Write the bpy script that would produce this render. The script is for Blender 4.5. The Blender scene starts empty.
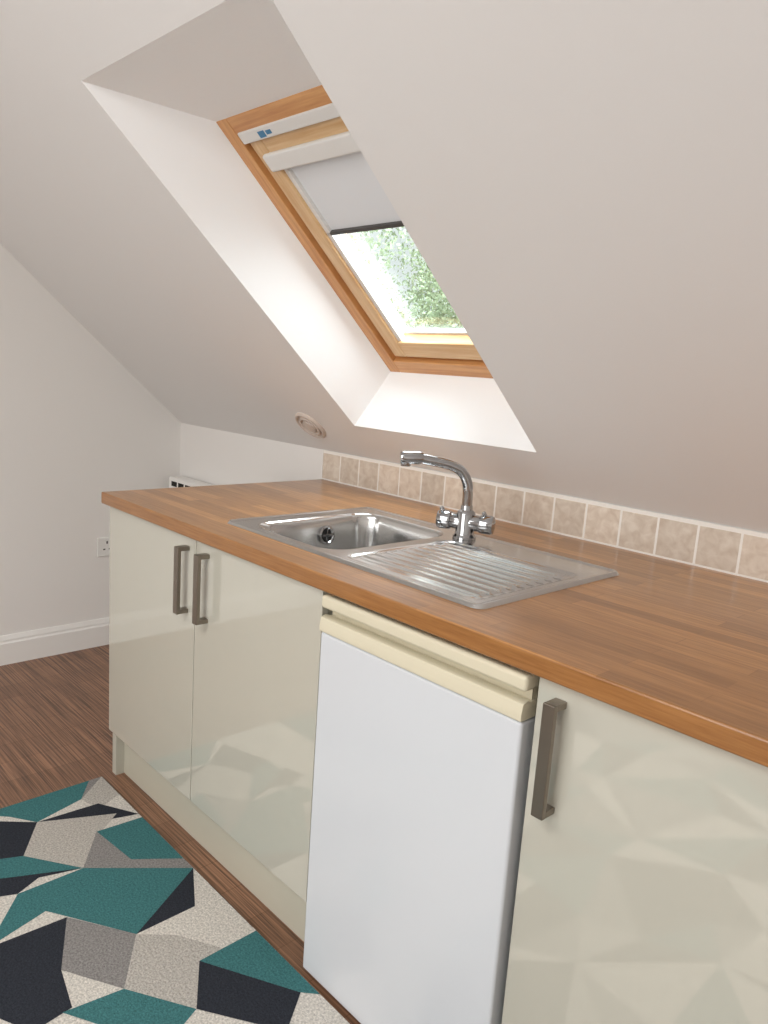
import bpy, bmesh, math, random
import numpy as np
from mathutils import Vector, Matrix
random.seed(7)
scn=bpy.context.scene
scn.view_settings.view_transform='Standard'
scn.view_settings.exposure=0.0
COL=scn.collection
D=0.8446; ZK=1.018; SL=0.7201; GX=-1.0737; H=0.91
sa,ca=math.sin(SL),math.cos(SL)
def lin(c):
    return tuple([((v/255)/12.92 if v/255<=0.04045 else (((v/255)+0.055)/1.055)**2.4) for v in c]+[1.0])
# ---------------------------------------------------------------- materials
def newmat(name):
    m=bpy.data.materials.new(name); m.use_nodes=True
    nt=m.node_tree; b=nt.nodes['Principled BSDF']
    return m,nt,b
def mat(name,c,rough=0.5,metal=0.0,bump=0,bscale=200,coat=0,spec=0.5,var=0.0,vscale=8):
    m,nt,b=newmat(name)
    b.inputs['Base Color'].default_value=lin(c); b.inputs['Roughness'].default_value=rough
    b.inputs['Metallic'].default_value=metal; b.inputs['Coat Weight'].default_value=coat
    b.inputs['Specular IOR Level'].default_value=spec
    tc=nt.nodes.new('ShaderNodeTexCoord')
    if var>0:
        n=nt.nodes.new('ShaderNodeTexNoise'); n.inputs['Scale'].default_value=vscale; n.inputs['Detail'].default_value=4
        nt.links.new(tc.outputs['Object'],n.inputs['Vector'])
        r=nt.nodes.new('ShaderNodeValToRGB')
        r.color_ramp.elements[0].position=.3; r.color_ramp.elements[1].position=.7
        r.color_ramp.elements[0].color=lin([v*(1-var) for v in c]); r.color_ramp.elements[1].color=lin([min(255,v*(1+var)) for v in c])
        nt.links.new(n.outputs['Fac'],r.inputs['Fac']); nt.links.new(r.outputs['Color'],b.inputs['Base Color'])
    if bump>0:
        n=nt.nodes.new('ShaderNodeTexNoise'); n.inputs['Scale'].default_value=bscale; n.inputs['Detail'].default_value=3
        nt.links.new(tc.outputs['Object'],n.inputs['Vector'])
        bp=nt.nodes.new('ShaderNodeBump'); bp.inputs['Strength'].default_value=bump; bp.inputs['Distance'].default_value=.002
        nt.links.new(n.outputs['Fac'],bp.inputs['Height']); nt.links.new(bp.outputs['Normal'],b.inputs['Normal'])
    return m
def wood(name,c1,c2,scale=(2,40,40),rough=.4,brick=None,rot=0,nz=3.0,coat=0,bumpv=.1,lo=.32,hi=.68):
    m,nt,b=newmat(name); L=nt.links
    tc=nt.nodes.new('ShaderNodeTexCoord'); mp=nt.nodes.new('ShaderNodeMapping'); mp.inputs['Scale'].default_value=scale
    mp.inputs['Rotation'].default_value=(0,0,rot)
    L.new(tc.outputs['Object'],mp.inputs['Vector'])
    n=nt.nodes.new('ShaderNodeTexNoise'); n.inputs['Scale'].default_value=nz; n.inputs['Detail'].default_value=6; n.inputs['Roughness'].default_value=.65
    L.new(mp.outputs['Vector'],n.inputs['Vector'])
    r=nt.nodes.new('ShaderNodeValToRGB'); r.color_ramp.elements[0].position=lo; r.color_ramp.elements[1].position=hi
    r.color_ramp.elements[0].color=lin(c1); r.color_ramp.elements[1].color=lin(c2)
    L.new(n.outputs['Fac'],r.inputs['Fac']); out=r.outputs['Color']
    if brick:
        w,h,a,mort=brick
        m2=nt.nodes.new('ShaderNodeMapping'); m2.inputs['Rotation'].default_value=(0,0,rot); L.new(tc.outputs['Object'],m2.inputs['Vector'])
        bk=nt.nodes.new('ShaderNodeTexBrick'); bk.inputs['Scale'].default_value=1; bk.inputs['Brick Width'].default_value=w; bk.inputs['Row Height'].default_value=h
        bk.inputs['Mortar Size'].default_value=mort; bk.inputs['Color1'].default_value=(1-a,1-a*1.1,1-a*1.2,1); bk.inputs['Color2'].default_value=(1+a*.5,1+a*.5,1+a*.5,1); bk.inputs['Mortar'].default_value=(.72,.66,.58,1)
        bk.offset=.37; bk.offset_frequency=2
        L.new(m2.outputs['Vector'],bk.inputs['Vector'])
        mx=nt.nodes.new('ShaderNodeMix'); mx.data_type='RGBA'; mx.blend_type='MULTIPLY'; mx.inputs[0].default_value=1
        L.new(out,mx.inputs[6]); L.new(bk.outputs['Color'],mx.inputs[7]); out=mx.outputs[2]
    L.new(out,b.inputs['Base Color']); b.inputs['Roughness'].default_value=rough; b.inputs['Coat Weight'].default_value=coat; b.inputs['Coat Roughness'].default_value=.15
    bp=nt.nodes.new('ShaderNodeBump'); bp.inputs['Strength'].default_value=bumpv; bp.inputs['Distance'].default_value=.001
    L.new(n.outputs['Fac'],bp.inputs['Height']); L.new(bp.outputs['Normal'],b.inputs['Normal'])
    return m
M_wall=mat('painted_wall',(235,232,228),.75,bump=.08,bscale=350)
M_slope=mat('painted_ceiling',(229,227,225),.5,bump=.06,bscale=300)
M_reveal=mat('painted_reveal',(250,250,250),.6)
M_white=mat('white_gloss_trim',(242,240,236),.35)
M_cream=mat('cream_gloss',(193,190,177),.05,coat=.8,spec=.7)
M_cream2=mat('cream_carcass',(188,185,172),.35)
M_plinth=mat('plinth_cream',(192,188,172),.3)
M_fridge=mat('fridge_white',(210,213,217),.2)
M_fcream=mat('fridge_cream_plastic',(214,206,182),.35)
M_dark=mat('dark_gap',(22,20,18),.8)
M_nickel=mat('brushed_nickel',(145,137,127),.33,metal=1,bump=.05,bscale=500)
M_chrome=mat('chrome',(170,171,173),.06,metal=1)
M_plastic=mat('white_plastic',(232,231,227),.35)
M_grout=mat('grout',(240,236,229),.9,bump=.2)
M_label=mat('label_blue',(70,130,170),.5)
M_vent=mat('vent_plastic',(208,196,186),.5)
M_alu=mat('aluminium_white',(226,225,222),.35)
M_bar=mat('blind_bar_grey',(70,68,66),.5)
M_counter=wood('oak_worktop',(148,98,52),(200,147,91),scale=(3,60,60),rough=.28,brick=(.36,.0405,.30,.0009),nz=2.5,coat=.3,lo=.25,hi=.75)
# the floor mapping is rotated a quarter turn so grain and boards run along Y
M_floor=wood('wood_floor',(84,58,43),(166,124,96),scale=(2.0,150,20),rough=.38,brick=(1.2,.12,.14,.0012),rot=math.pi/2,nz=1.3,lo=.38,hi=.62)
M_pineX=wood('pine_rail',(188,124,68),(222,168,110),scale=(3,60,60),rough=.35,nz=1.2,coat=.3)
M_pineS=wood('pine_stile',(188,124,68),(222,168,110),scale=(60,4,4),rough=.35,nz=1.2,coat=.3)
M_pine2X=wood('pine_sash_rail',(204,160,110),(228,196,150),scale=(3,60,60),rough=.35,nz=1.2,coat=.3)
M_pine2S=wood('pine_sash_stile',(204,160,110),(228,196,150),scale=(60,4,4),rough=.35,nz=1.2,coat=.3)
def blind():
    m,nt,b=newmat('blind_fabric'); b.inputs['Base Color'].default_value=lin((224,225,227)); b.inputs['Roughness'].default_value=.8
    t=nt.nodes.new('ShaderNodeBsdfTranslucent'); t.inputs['Color'].default_value=lin((216,216,216)); mx=nt.nodes.new('ShaderNodeMixShader'); mx.inputs[0].default_value=.09
    o=nt.nodes['Material Output']; nt.links.new(b.outputs[0],mx.inputs[1]); nt.links.new(t.outputs[0],mx.inputs[2]); nt.links.new(mx.outputs[0],o.inputs['Surface']); return m
M_blind=blind()
def steel():
    m,nt,b=newmat('brushed_steel'); L=nt.links
    b.inputs['Base Color'].default_value=lin((206,206,205)); b.inputs['Metallic'].default_value=1
    tc=nt.nodes.new('ShaderNodeTexCoord'); mp=nt.nodes.new('ShaderNodeMapping'); mp.inputs['Scale'].default_value=(8,900,200)
    n=nt.nodes.new('ShaderNodeTexNoise'); n.inputs['Scale'].default_value=1; L.new(tc.outputs['Object'],mp.inputs['Vector']); L.new(mp.outputs['Vector'],n.inputs['Vector'])
    mr=nt.nodes.new('ShaderNodeMapRange'); mr.inputs['To Min'].default_value=.12; mr.inputs['To Max'].default_value=.26
    L.new(n.outputs['Fac'],mr.inputs['Value']); L.new(mr.outputs['Result'],b.inputs['Roughness'])
    return m
M_steel=steel()
def tile_mat():
    m,nt,b=newmat('travertine_tile'); L=nt.links
    tc=nt.nodes.new('ShaderNodeTexCoord'); n=nt.nodes.new('ShaderNodeTexNoise'); n.inputs['Scale'].default_value=38; n.inputs['Detail'].default_value=6; n.inputs['Distortion'].default_value=.6
    L.new(tc.outputs['Object'],n.inputs['Vector'])
    r=nt.nodes.new('ShaderNodeValToRGB'); e=r.color_ramp.elements
    e[0].position=.3; e[0].color=lin((208,190,172)); e[1].position=.72; e[1].color=lin((234,223,208))
    L.new(n.outputs['Fac'],r.inputs['Fac'])
    g=nt.nodes.new('ShaderNodeNewGeometry'); mr=nt.nodes.new('ShaderNodeMapRange'); mr.inputs['To Min'].default_value=.80; mr.inputs['To Max'].default_value=1.05
    L.new(g.outputs['Random Per Island'],mr.inputs['Value'])
    mx=nt.nodes.new('ShaderNodeVectorMath'); mx.operation='SCALE'; L.new(r.outputs['Color'],mx.inputs[0]); L.new(mr.outputs['Result'],mx.inputs['Scale'])
    L.new(mx.outputs['Vector'],b.inputs['Base Color']); b.inputs['Roughness'].default_value=.45
    bp=nt.nodes.new('ShaderNodeBump'); bp.inputs['Strength'].default_value=.25; bp.inputs['Distance'].default_value=.001; L.new(n.outputs['Fac'],bp.inputs['Height']); L.new(bp.outputs['Normal'],b.inputs['Normal'])
    return m
M_tile=tile_mat()
def glass():
    m=bpy.data.materials.new('window_glass'); m.use_nodes=True; nt=m.node_tree; nt.nodes.clear()
    o=nt.nodes.new('ShaderNodeOutputMaterial'); mx=nt.nodes.new('ShaderNodeMixShader'); t=nt.nodes.new('ShaderNodeBsdfTransparent'); g=nt.nodes.new('ShaderNodeBsdfGlossy')
    t.inputs['Color'].default_value=(.97,.99,.98,1); g.inputs['Roughness'].default_value=.05; mx.inputs[0].default_value=.09
    nt.links.new(t.outputs[0],mx.inputs[1]); nt.links.new(g.outputs[0],mx.inputs[2]); nt.links.new(mx.outputs[0],o.inputs['Surface']); return m
M_glass=glass()
# ---------------------------------------------------------------- geometry helpers
def link(o,parent=None):
    COL.objects.link(o)
    if parent: o.parent=parent
    return o
def empty(name,loc=(0,0,0)):
    e=bpy.data.objects.new(name,None); e.empty_display_size=.1; COL.objects.link(e); return e
def addmesh(name,verts,faces,mats,parent=None,smooth=False,bevel=0,segs=2,fm=None,recalc=True):
    me=bpy.data.meshes.new(name); me.from_pydata([tuple(v) for v in verts],[],faces)
    if not isinstance(mats,(list,tuple)): mats=[mats]
    for m in mats: me.materials.append(m)
    if fm:
        for p,i in zip(me.polygons,fm): p.material_index=i
    if recalc:
        bm=bmesh.new(); bm.from_mesh(me); bmesh.ops.recalc_face_normals(bm,faces=bm.faces); bm.to_mesh(me); bm.free()
    o=bpy.data.objects.new(name,me); link(o,parent)
    if smooth:
        for p in me.polygons: p.use_smooth=True
    if bevel>0:
        b=o.modifiers.new('bevel','BEVEL'); b.width=bevel; b.segments=segs; b.limit_method='ANGLE'; b.angle_limit=math.radians(40)
        for p in me.polygons: p.use_smooth=True
        try:
            me.set_sharp_from_angle(angle=math.radians(40))
        except Exception: pass
        w=o.modifiers.new('wn','WEIGHTED_NORMAL'); w.keep_sharp=False
    return o
def boxdata(boxes,tf=None):
    V=[];Fc=[]
    for (x0,x1,y0,y1,z0,z1) in boxes:
        b=len(V)
        for z in (z0,z1):
            for (x,y) in ((x0,y0),(x1,y0),(x1,y1),(x0,y1)):
                V.append(tf(x,y,z) if tf else (x,y,z))
        Fc+=[(b,b+3,b+2,b+1),(b+4,b+5,b+6,b+7),(b,b+1,b+5,b+4),(b+1,b+2,b+6,b+5),(b+2,b+3,b+7,b+6),(b+3,b,b+4,b+7)]
    return V,Fc
def boxes(name,bl,m,parent=None,bevel=0,segs=2,tf=None):
    V,Fc=boxdata(bl,tf); return addmesh(name,V,Fc,m,parent,bevel=bevel,segs=segs)
def cyl(name,p0,p1,r,m,parent=None,r2=None,n=40,bevel=0):
    p0=Vector(p0);p1=Vector(p1); d=p1-p0; L=d.length
    bm=bmesh.new(); bmesh.ops.create_cone(bm,cap_ends=True,segments=n,radius1=r,radius2=r if r2 is None else r2,depth=L)
    q=d.to_track_quat('Z','Y').to_matrix().to_4x4(); bmesh.ops.transform(bm,matrix=Matrix.Translation((p0+p1)/2)@q,verts=bm.verts)
    me=bpy.data.meshes.new(name); bm.to_mesh(me); bm.free(); me.materials.append(m)
    o=bpy.data.objects.new(name,me); link(o,parent)
    for p in me.polygons: p.use_smooth=len(p.vertices)==4
    if bevel:
        b=o.modifiers.new('b','BEVEL'); b.width=bevel; b.segments=3; b.limit_method='ANGLE'; b.angle_limit=math.radians(50)
    return o
def lathe(name,prof,origin,axis,m,parent=None,n=48):
    V=[];Fc=[]; q=Vector(axis).normalized().to_track_quat('Z','Y'); o0=Vector(origin)
    for (r,h) in prof:
        for i in range(n):
            a=2*math.pi*i/n; V.append(o0+q@Vector((r*math.cos(a),r*math.sin(a),h)))
    for k in range(len(prof)-1):
        for i in range(n):
            j=(i+1)%n; Fc.append((k*n+i,k*n+j,(k+1)*n+j,(k+1)*n+i))
    Fc.append(tuple(range(n))[::-1]); Fc.append(tuple((len(prof)-1)*n+i for i in range(n)))
    o=addmesh(name,V,Fc,m,parent,smooth=True)
    try: o.data.set_sharp_from_angle(angle=math.radians(35))
    except Exception: pass
    return o
def tube(name,pts,r,m,parent=None):
    cu=bpy.data.curves.new(name,'CURVE'); cu.dimensions='3D'; cu.bevel_depth=r; cu.bevel_resolution=8; cu.use_fill_caps=True; cu.resolution_u=16
    sp=cu.splines.new('NURBS'); sp.points.add(len(pts)-1); sp.use_endpoint_u=True; sp.order_u=4
    for p,c in zip(sp.points,pts): p.co=(c[0],c[1],c[2],1)
    cu.materials.append(m); tmp=bpy.data.objects.new(name+'_c',cu); COL.objects.link(tmp)
    dg=bpy.context.evaluated_depsgraph_get(); me=bpy.data.meshes.new_from_object(tmp.evaluated_get(dg)); bpy.data.objects.remove(tmp)
    o=bpy.data.objects.new(name,me); link(o,parent)
    for p in me.polygons: p.use_smooth=True
    return o
def S(x,s,off): return (x,D-s*ca+off*sa,ZK+s*sa+off*ca)
# ---------------------------------------------------------------- room
XR=3.5; YB=-3.3; ZC=2.35; smax=(ZC-ZK)/sa; yt=D-smax*ca
addmesh('floor',[(GX,YB,0),(XR,YB,0),(XR,D,0),(GX,D,0)],[(0,1,2,3)],M_floor,recalc=False)
addmesh('wall_left',[(GX,YB,0),(GX,D,0),(GX,D,ZK),(GX,yt,ZC),(GX,YB,ZC)],[(0,1,2,3,4)],M_wall)
addmesh('wall_right',[(XR,YB,0),(XR,D,0),(XR,D,ZK),(XR,yt,ZC),(XR,YB,ZC)],[(0,1,2,3,4)],M_wall)
addmesh('wall_back',[(GX,D,0),(XR,D,0),(XR,D,ZK),(GX,D,ZK)],[(0,1,2,3)],M_wall)
addmesh('wall_front',[(GX,YB,0),(XR,YB,0),(XR,YB,ZC),(GX,YB,ZC)],[(0,1,2,3)],M_wall)
addmesh('ceiling',[(GX,YB,ZC),(XR,YB,ZC),(XR,yt,ZC),(GX,yt,ZC)],[(0,1,2,3)],M_slope)
u0,u1,s0,s1=.312,1.031,.181,1.366
a0,a1,b0,b1,OF=.407,.960,.259,1.125,.174
xs=[GX,u0,u1,XR]; ss=[0,s0,s1,smax]
V=[S(x,s,0) for s in ss for x in xs]; Fc=[];fm=[]
for j in range(3):
    for i in range(3):
        if i==1 and j==1: continue
        Fc.append((j*4+i,j*4+i+1,(j+1)*4+i+1,(j+1)*4+i)); fm.append(0)
k=len(V); V+=[S(a0,b0,OF),S(a1,b0,OF),S(a1,b1,OF),S(a0,b1,OF)]
h=[5,6,10,9]; f4=[k,k+1,k+2,k+3]
for i in range(4):
    j=(i+1)%4; Fc.append((h[i],h[j],f4[j],f4[i])); fm.append(1)
addmesh('ceiling_slope',V,Fc,[M_slope,M_reveal],fm=fm,recalc=False)
def baseboard(name,axis,c,t0,t1,sgn):
    prof=[(0,0),(.016,0),(.016,.092),(.012,.100),(.012,.108),(.006,.1255),(0,.1255)]
    V=[];n=len(prof)
    for t in (t0,t1):
        for (d,z) in prof:
            V.append((c+sgn*d,t,z) if axis=='x' else (t,c+sgn*d,z))
    Fc=[(i,(i+1)%n,n+(i+1)%n,n+i) for i in range(n)]+[tuple(range(n)),tuple(range(n,2*n))]
    addmesh(name,V,Fc,M_white)
baseboard('baseboard_left','x',GX,YB,D,1)
baseboard('baseboard_right','x',XR,YB,D,-1)
baseboard('baseboard_front','y',YB,GX+.016,XR-.016,1)
baseboard('baseboard_back','y',D,GX+.016,-.01,-1)
# ---------------------------------------------------------------- roof window
W=empty('window_1')
def stiles(x0,x1,s0_,s1_,w,o0,o1): return [(x0,x0+w,s0_,s1_,o0,o1),(x1-w,x1,s0_,s1_,o0,o1)]
def rails(x0,x1,s0_,s1_,w,o0,o1,wb=None,wt=None):
    wb=wb or w; wt=wt or w
    return [(x0+w,x1-w,s0_,s0_+wb,o0,o1),(x0+w,x1-w,s1_-wt,s1_,o0,o1)]
ar=(a0-.002,a1+.002,b0-.002,b1+.002,.046,OF-.002,OF+.105)
boxes('frame_stiles',stiles(*ar),M_pineS,W,bevel=.003,tf=S); boxes('frame_rails',rails(*ar,wb=.05),M_pineX,W,bevel=.003,tf=S)
boxes('frame_seal',stiles(a0+.044,a1-.044,b0+.046,b1-.044,.012,OF+.02,OF+.105)+rails(a0+.044,a1-.044,b0+.046,b1-.044,.012,OF+.02,OF+.105),M_pineS,W,bevel=.002,tf=S)
ar=(a0+.057,a1-.057,b0+.06,b1-.06,.05,OF+.006,OF+.07)
boxes('sash_stiles',stiles(*ar),M_pine2S,W,bevel=.004,tf=S); boxes('sash_rails',rails(*ar,wb=.06),M_pine2X,W,bevel=.004,tf=S)
ar=(a0+.1,a1-.1,b0+.115,b1-.105,.012,OF+.045,OF+.06)
boxes('sash_gasket',stiles(*ar)+rails(*ar),M_alu,W,tf=S)
boxes('glass_pane',[(a0+.1,a1-.1,b0+.112,b1-.1,OF+.058,OF+.062)],M_glass,W,tf=S)
boxes('blind_side_channels',[(a0+.098,a0+.122,b0+.115,b1-.11,OF+.014,OF+.034),(a1-.122,a1-.098,b0+.115,b1-.11,OF+.014,OF+.034)],M_alu,W,bevel=.002,tf=S)
boxes('ventilation_bar',[(a0+.05,a1-.05,b1-.070,b1-.038,OF-.006,OF+.02)],M_alu,W,bevel=.005,tf=S)
boxes('rating_label',[(a0+.13,a0+.155,b1-.064,b1-.048,OF-.0068,OF-.0055),(a0+.16,a0+.18,b1-.060,b1-.050,OF-.0068,OF-.0055)],M_label,W,tf=S)
boxes('blind_cassette',[(a0+.080,a1-.080,b1-.155,b1-.108,OF-.004,OF+.04)],M_alu,W,bevel=.006,tf=S)
boxes('blind_cloth',[(a0+.115,a1-.115,.77,b1-.15,OF+.024,OF+.026)],M_blind,W,tf=S)
boxes('blind_bottom_bar',[(a0+.105,a1-.105,.760,.771,OF+.014,OF+.034)],M_bar,W,bevel=.002,tf=S)
# ---------------------------------------------------------------- worktop
xs=[0,.565,.955,2.19]; ys=[0,.112,.57,D-.001]
V=[];Fc=[]
for z in (H-.035,H):
    for y in ys:
        for x in xs: V.append((x,y,z))
for j in range(3):
    for i in range(3):
        if i==1 and j==1: continue
        q=(j*4+i,j*4+i+1,(j+1)*4+i+1,(j+1)*4+i); Fc.append(tuple(16+t for t in q)); Fc.append(q[::-1])
def side(a,b): Fc.append((a,b,16+b,16+a))
for i in range(3): side(i,i+1); side(12+i,13+i); side(4*i,4*i+4); side(4*i+3,4*i+7)
for a,b in ((5,6),(6,10),(10,9),(9,5)): side(a,b)
addmesh('kitchen_worktop',V,Fc,M_counter,bevel=.004,segs=3)
# ---------------------------------------------------------------- sink (height field)
SK=empty('kitchen_sink')
X0,X1,Y0,Y1=.532,1.376,.092,.590
nx,ny=310,240
gx=np.linspace(X0,X1,nx); gy=np.linspace(Y0,Y1,ny); XX,YY=np.meshgrid(gx,gy)
def sdf(x,y,x0,x1,y0,y1,r):
    qx=np.abs(x-(x0+x1)/2)-(x1-x0)/2+r; qy=np.abs(y-(y0+y1)/2)-(y1-y0)/2+r
    return np.hypot(np.maximum(qx,0),np.maximum(qy,0))+np.minimum(np.maximum(qx,qy),0)-r
def ss_(t): t=np.clip(t,0,1); return t*t*(3-2*t)
RC_=.022
d=sdf(XX,YY,X0,X1,Y0,Y1,RC_)
cx_=np.clip(XX,X0+RC_,X1-RC_); cy_=np.clip(YY,Y0+RC_,Y1-RC_); vx=XX-cx_; vy=YY-cy_; ln=np.hypot(vx,vy)+1e-9
m_=(d>0); XX=np.where(m_,cx_+vx/ln*RC_,XX); YY=np.where(m_,cy_+vy/ln*RC_,YY); d=np.minimum(d,0)
Z=np.full_like(XX,H+.0075)
Z-=.0072*ss_((d+.006)/.006)
Z-=.0025*ss_((-d-.012)/.006)
db=sdf(XX,YY,.590,.925,.122,.535,.07)
Z-=.010*ss_(-db/.010)
Z-=.135*ss_((-db-.007)/.022)
dd=sdf(XX,YY,.962,1.345,.122,.475,.03)
Z-=.0035*ss_(-dd/.010)
ins=ss_((-dd-.016)/.012)
Z+=ins*.0068*(0.5+0.5*np.cos(2*np.pi*(YY-.122-.016)/.0321))**2.2
V=np.stack([XX.ravel(),YY.ravel(),Z.ravel()],1)
idx=np.arange(nx*ny).reshape(ny,nx)
Fq=np.stack([idx[:-1,:-1].ravel(),idx[:-1,1:].ravel(),idx[1:,1:].ravel(),idx[1:,:-1].ravel()],1).tolist()
addmesh('sink_basin_and_drainer',V.tolist(),Fq,M_steel,SK,smooth=True,recalc=False)
lathe('basin_waste',[(.001,.0015),(.03,.0015),(.034,.003),(.042,.002),(.043,0)],(.76,.33,.7705),(0,0,1),M_chrome,SK)
lathe('waste_hole',[(.001,.001),(.022,.001),(.022,0)],(.76,.33,.7725),(0,0,1),M_dark,SK)
lathe('overflow_ring',[(.026,-.006),(.026,.003),(.021,.005),(.017,.001)],(.609,.37,.865),(1,0,.15),M_chrome,SK)
lathe('overflow_hole',[(.0165,0),(.0165,.0025)],(.6095,.37,.865),(1,0,.15),M_dark,SK)
boxes('overflow_bar',[(.6115,.6145,.367,.373,.848,.882),(.6115,.6145,.353,.387,.862,.868)],M_chrome,SK,bevel=.001)
# ---------------------------------------------------------------- tap
TP=empty('kitchen_mixer_tap')
tx,ty=.969,.522; zb=H+.0053
lathe('tap_body',[(.0295,0),(.0295,.006),(.026,.010),(.024,.015),(.024,.062),(.022,.068),(.0155,.074),(.0145,.085)],(tx,ty,zb),(0,0,1),M_chrome,TP)
ax=Vector((.9,.43,0)).normalized(); c0=Vector((tx,ty,zb+.042))
lathe('tap_crossbar',[(.0175,-.05),(.0205,-.045),(.0205,.045),(.0175,.05)],c0,ax,M_chrome,TP)
for i,sg in enumerate((-1,1)):
    lathe('lever_hub_%d'%(i+1),[(.016,.036),(.0225,.038),(.0238,.043),(.0238,.066),(.021,.072),(.004,.073)],c0,ax*sg,M_chrome,TP)
    b_=c0+ax*sg*.055
    cyl('lever_%d'%(i+1),b_+Vector((0,0,.012)),b_+Vector((-.006,-.010,.032)),.006,M_chrome,TP,r2=.005,bevel=.001)
sd_=Vector((-.6,-.8,0))
def sp(t,z): return (tx+sd_.x*t,ty+sd_.y*t,z)
tube('spout',[sp(0,zb+.075),sp(0,zb+.095),sp(0,1.03),sp(.003,1.058),sp(.018,1.086),sp(.048,1.100),sp(.09,1.107),sp(.15,1.115)],.013,M_chrome,TP)
lathe('spout_nozzle',[(.013,-.006),(.015,-.002),(.0165,.003),(.0165,.046),(.0145,.050),(.004,.0505)],sp(.127,1.113),(sd_.x,sd_.y,-.02),M_chrome,TP)
cyl('aerator',sp(.163,1.110),sp(.163,1.091),.0125,M_chrome,TP,bevel=.001)
# ---------------------------------------------------------------- cabinets
def handle(name,x,z0,z1,parent):
    w=.0105
    boxes(name,[(x-w,x+w,-.0115,-.0015,z0,z1),(x-w,x+w,-.0016,.0221,z0,z0+.011),(x-w,x+w,-.0016,.0221,z1-.011,z1)],M_nickel,parent,bevel=.0012)
zt,zb_=.8715,.150
C1=empty('kitchen_cabinet')
boxes('carcass',[(.012,.030,.041,.80,.15,.874),(1.006,1.024,.041,.80,.15,.874),(.030,1.006,.041,.80,.15,.168),(.030,1.006,.782,.80,.168,.75)],M_cream2,C1)
boxes('door_1',[(.010,.5165,.022,.040,zb_,zt)],M_cream,C1,bevel=.0015)
boxes('door_2',[(.5195,1.026,.022,.040,zb_,zt)],M_cream,C1,bevel=.0015)
boxes('end_panel',[(.010,.036,.035,.80,0,.15)],M_cream2,C1)
boxes('plinth',[(.036,1.024,.062,.078,0,.149)],M_plinth,C1)
handle('handle_1',.476,.668,.845,C1); handle('handle_2',.574,.668,.845,C1)
C2=empty('kitchen_cabinet.001')
boxes('carcass',[(1.566,1.582,.041,.80,.15,.874),(2.16,2.178,.041,.80,.15,.874),(1.582,2.16,.041,.80,.15,.168),(1.582,2.16,.782,.80,.168,.75)],M_cream2,C2)
boxes('door_1',[(1.560,2.178,.022,.040,zb_,zt)],M_cream,C2,bevel=.0015)
boxes('end_panel',[(2.16,2.178,.060,.80,0,.15)],M_cream2,C2)
boxes('plinth',[(1.566,2.16,.062,.078,0,.149)],M_plinth,C2)
handle('handle_1',1.603,.660,.845,C2)
# ---------------------------------------------------------------- fridge
FR=empty('undercounter_fridge')
fx0,fx1,fy=1.046,1.549,.004
boxes('cabinet_body',[(fx0+.003,fx1-.003,.06,.62,.03,.835)],M_fridge,FR,bevel=.004)
boxes('door',[(fx0,fx1,fy,.055,.010,.790)],M_fridge,FR,bevel=.006,segs=4)
boxes('door_gasket',[(fx0+.008,fx1-.008,.054,.061,.03,.83)],M_dark,FR)
prof=[(fy-.003,.792),(fy-.004,.803),(fy-.001,.821),(fy+.010,.8245),(fy+.024,.820),(.055,.820),(.055,.792)]
n=len(prof);V=[(x,y,z) for x in (fx0,fx1) for (y,z) in prof]
Fc=[(i,(i+1)%n,n+(i+1)%n,n+i) for i in range(n)]+[tuple(range(n)),tuple(range(n,2*n))]
addmesh('door_handle_strip',V,Fc,M_fcream,FR,bevel=.001)
boxes('worktop_lid',[(fx0-.002,fx1+.002,fy-.002,.62,.840,.867)],M_fcream,FR,bevel=.007,segs=4)
boxes('lid_underside',[(fx0+.004,fx1-.004,.03,.6,.819,.841)],M_fcream,FR)
for i,(x,y) in enumerate([(fx0+.04,.06),(fx1-.04,.06),(fx0+.04,.56),(fx1-.04,.56)]):
    cyl('foot_%d'%(i+1),(x,y,0),(x,y,.031),.018,M_dark,FR)
# ---------------------------------------------------------------- tiles
TL=empty('tile_backsplash')
tp=.1016; bl=[]
for k in range(22):
    x0=tp*k+.003; bl.append((x0,min(x0+tp-.006,2.2),D-.008,D-.001,H+.005,ZK-.010))
boxes('tiles',bl,M_tile,TL,bevel=.0012)
boxes('grout',[(0,2.2,D-.0068,D-.0005,H,ZK-.0005)],M_grout,TL)
boxes('edge_trim',[(-.003,.0022,D-.0085,D-.0005,H,ZK-.001)],M_white,TL)
# ---------------------------------------------------------------- rug
RG=empty('geometric_rug')
def fibre(name,c):
    return mat(name,c,.95,bump=1.0,bscale=330,var=.14,vscale=200,spec=.1)
RC=[fibre('rug_cream',(204,199,191)),fibre('rug_teal',(66,114,116)),fibre('rug_navy',(48,51,58)),fibre('rug_grey',(136,133,131)),fibre('rug_taupe',(178,173,166))]
RX0,RX1,RY0,RY1=.033,2.35,-1.75,-.01
boxes('rug_pile',[(RX0,RX1,RY0,RY1,.0005,.009)],RC[0],RG,bevel=.003)
V=[];Fc=[];fm=[]
cs=.22; nxr=int((RX1-RX0)/cs)+1; nyr=int((RY1-RY0)/cs)+1; P={}
for i in range(nxr+1):
    for j in range(nyr+1):
        x=RX0+(RX1-RX0)*i/nxr; y=RY1+(RY0-RY1)*j/nyr
        if 0<i<nxr: x+=random.uniform(-.08,.08)
        if 0<j<nyr: y+=random.uniform(-.08,.08)
        P[i,j]=len(V); V.append((x,y,.0092))
for i in range(nxr):
    for j in range(nyr):
        a,b,c,d_=P[i,j],P[i+1,j],P[i+1,j+1],P[i,j+1]
        c1,c2=random.sample(range(5),2)
        if random.random()<.5: Fc+=[(a,b,c),(a,c,d_)]
        else: Fc+=[(a,b,d_),(b,c,d_)]
        fm+=[c1,c2]
zz=[.0096]
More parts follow.
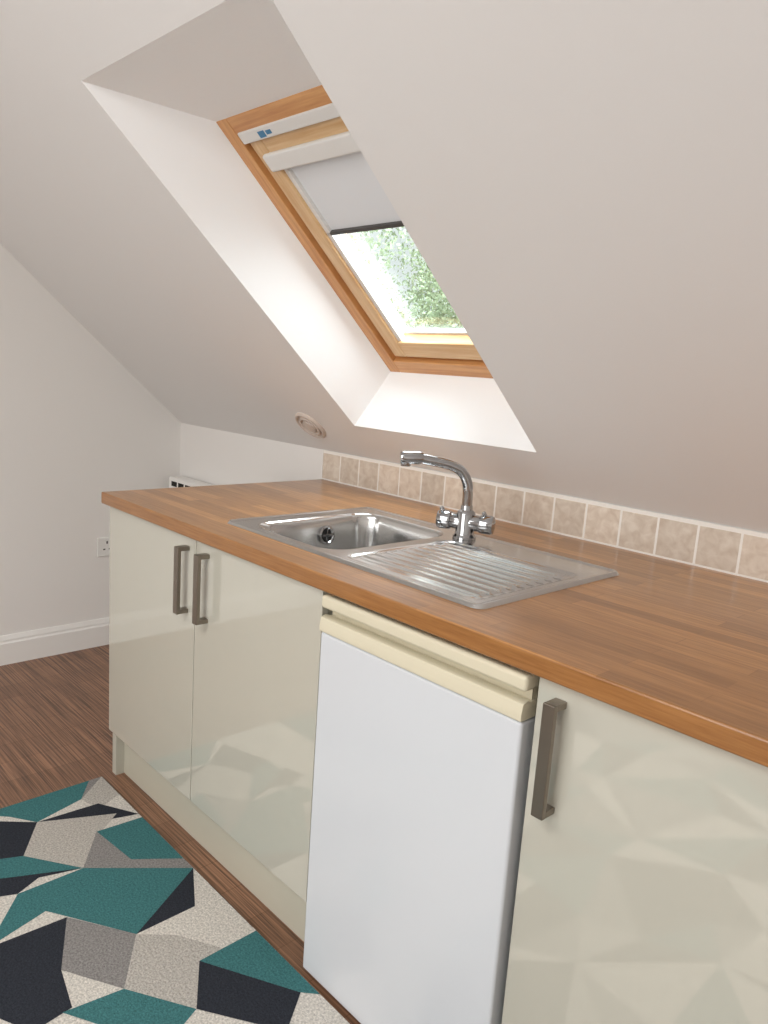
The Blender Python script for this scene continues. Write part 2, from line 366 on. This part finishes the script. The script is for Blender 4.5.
def poly(ci,pts):
    b=len(V)
    for p in pts: V.append((min(max(p[0],RX0),RX1),min(p[1],RY1),zz[0]))
    Fc.append(tuple(range(b,b+len(pts)))); fm.append(ci); zz[0]+=.00004
E1=-.011
poly(0,[(.033,E1),(1.2,E1),(1.2,-.62),(.033,-.62)])
A=(.07,-.36);B=(.033,-.05);Cc=(.16,-.25);Dd=(.29,E1);E=(.29,-.33);F_=(.43,-.23);G=(.30,-.14);Hh=(.31,E1);I=(.55,E1);J=(.60,E1);K=(.73,-.08);Lp=(.73,-.23);Mm=(.89,E1);N=(.58,-.33);O=(.86,-.32);Pp=(.73,-.40);Q=(.89,-.16);Rr=(1.13,E1);T=(1.0,-.23);Wp=(.85,-.50);Xp=(.43,-.39);Zp=(.57,-.50)
poly(1,[(.033,-.36),B,(.12,-.11),Cc,(.09,-.30)])
poly(4,[B,(.033,E1),(.16,E1),(.2,-.09),(.12,-.11)])
poly(3,[B,(.033,E1),(.12,-.11)])
poly(2,[Cc,(.17,-.08),Dd,(.25,-.14)])
poly(2,[(.07,-.36),Cc,E,(.25,-.42)])
poly(4,[Cc,(.25,-.06),(.30,-.12),F_,E])
poly(1,[G,Hh,I,(.47,-.12)])
poly(3,[G,(.47,-.12),I,J,(.50,-.14),F_])
poly(1,[(.25,-.42),E,F_,(.35,-.42)])
poly(2,[(.33,-.44),F_,(.40,-.33),Xp,(.40,-.46)])
poly(1,[Xp,F_,(.50,-.14),J,Lp,(.53,-.36),(.57,-.50)])
poly(2,[J,K,Lp])
poly(0,[Lp,K,Mm,(.79,-.16)])
poly(2,[(.57,-.50),N,Pp,(.84,-.42),Wp,(.70,-.58)])
poly(3,[N,Lp,O,Pp])
poly(4,[Lp,(.79,-.16),(.89,-.10),Q,T,O])
poly(1,[Q,Mm,Rr,(1.10,-.04)])
poly(2,[Q,(1.10,-.04),(1.16,-.12),T])
poly(1,[(.84,-.44),O,T,(1.04,-.32)])
addmesh('rug_pattern',V,Fc,RC,RG,fm=fm,recalc=False)
# ---------------------------------------------------------------- vent on the slope
VT=empty('air_vent')
nrm=Vector((0,-sa,-ca)); vc=Vector(S(.051,.147,0))
lathe('vent_cover',[(.065,0),(.065,.004),(.060,.010),(.055,.010),(.053,.003),(.046,.003),(.044,.011),(.037,.011),(.035,.004),(.029,.004),(.027,.012),(.016,.013),(.002,.013)],vc,nrm,M_vent,VT)
# ---------------------------------------------------------------- heater under the knee wall
HT=empty('panel_heater')
boxes('casing',[(-1.03,-.28,.765,.835,.18,.775)],M_white,HT,bevel=.008,segs=3)
boxes('outlet_grille',[(-1.0+.062*i,-1.0+.062*i+.048,.7635,.77,.735,.757) for i in range(11)],M_dark,HT)
boxes('wall_bracket',[(-.9,-.84,.83,.844,.3,.7),(-.45,-.39,.83,.844,.3,.7)],M_white,HT)
# ---------------------------------------------------------------- socket
SO=empty('wall_socket')
boxes('face_plate',[(GX,GX+.009,.445,.531,.418,.504)],M_plastic,SO,bevel=.003)
boxes('pin_holes',[(GX+.0085,GX+.0095,.485,.491,.475,.487),(GX+.0085,GX+.0095,.470,.480,.448,.453),(GX+.0085,GX+.0095,.496,.506,.448,.453)],M_dark,SO)
# ---------------------------------------------------------------- outside
addmesh('bounce_ground',[(-40,1.5,-2.6),(30,1.5,-2.6),(30,60,-2.6),(-40,60,-2.6)],[(0,1,2,3)],mat('pale_bounce',(228,228,226),.9,var=.04,vscale=2))  # unseen ground, made pale to bounce light up onto the reveal top
TR=empty('garden_tree')
M_leaf=mat('leaves',(136,148,120),.9,var=.06,vscale=3,spec=.1); M_bark=mat('bark',(110,102,94),.9,bump=.5,bscale=30)
tcn=Vector((-3.3,4.9,1.9))
cyl('trunk',(tcn.x,tcn.y,-2.6),(tcn.x,tcn.y,1.6),.14,M_bark,TR,r2=.07)
V=[];Fc=[]
rng=np.random.RandomState(3); cl=[(tcn+Vector((rng.uniform(-1.1,1.4),rng.uniform(-1.1,1.1),rng.uniform(-1.2,.85))),rng.uniform(.32,.52)) for _ in range(50)]
for c,r in cl:
    for _ in range(700):
        v=Vector(rng.randn(3)); v.normalize(); p=c+v*r*rng.uniform(.3,1.1)
        t=Vector(rng.randn(3)).normalized(); w=t.cross(v).normalized() if t.cross(v).length>.01 else Vector((1,0,0)); s_=rng.uniform(.014,.030)
        b=len(V); V+=[p-t*s_,p+w*s_*.6,p+t*s_,p-w*s_*.6]; Fc.append((b,b+1,b+2,b+3))
addmesh('foliage',V,Fc,M_leaf,TR,recalc=False)
# ---------------------------------------------------------------- light
w=bpy.data.worlds.new('overcast_sky'); scn.world=w; w.use_nodes=True
bg=w.node_tree.nodes['Background']; bg.inputs['Color'].default_value=(.90,.96,.97,1); bg.inputs['Strength'].default_value=1.05
sn=bpy.data.lights.new('hazy_sun','SUN'); sn.energy=36; sn.angle=math.radians(120); sn.color=(.86,.93,1)
so=bpy.data.objects.new('hazy_sun',sn); COL.objects.link(so); so.rotation_euler=Vector((.5,.5,.7)).to_track_quat('Z','Y').to_euler(); so.location=(3,6,8)
def area(name,loc,rot,sx,sy,p,c):
    l=bpy.data.lights.new(name,'AREA'); l.shape='RECTANGLE'; l.size=sx; l.size_y=sy; l.energy=p; l.color=c
    o=bpy.data.objects.new(name,l); COL.objects.link(o); o.location=loc; o.rotation_euler=rot; return o
area('overhead_fill',(1.3,-1.9,2.30),(0,0,0),1.6,1.2,39,(.98,.98,.975))  # added fill lamp overhead to lift the room, no real fitting
area('rear_fill',(1.6,-3.22,1.35),(math.radians(90),0,0),2.0,1.4,42,(.975,.98,.98))  # added fill from behind the camera, the wall has no opening
FF=empty('rear_fill_frame')  # unseen frame added so the rear fill reads as a window
boxes('fill_surround',[(.55,.6,YB,YB+.06,.6,2.1),(2.6,2.65,YB,YB+.06,.6,2.1),(.6,2.6,YB,YB+.06,.6,.65),(.6,2.6,YB,YB+.06,2.05,2.1)],M_white,FF,bevel=.003)
# ---------------------------------------------------------------- camera
yaw,pit,rol,f=.8023,-.1798,.0692,763.41
F=Vector((-math.sin(yaw)*math.cos(pit),math.cos(yaw)*math.cos(pit),math.sin(pit)))
Rt=Vector((math.cos(yaw),math.sin(yaw),0)); U=Rt.cross(F)
r_=Rt*math.cos(rol)+U*math.sin(rol); u_=-Rt*math.sin(rol)+U*math.cos(rol)
cd=bpy.data.cameras.new('camera'); cd.sensor_fit='VERTICAL'; cd.sensor_height=36; cd.lens=f/1024*36; cd.clip_start=.02
cam=bpy.data.objects.new('camera',cd); COL.objects.link(cam)
mw=Matrix((( r_.x,u_.x,-F.x,2.1873),(r_.y,u_.y,-F.y,-.9437),(r_.z,u_.z,-F.z,1.3127),(0,0,0,1)))
cam.matrix_world=mw; scn.camera=cam
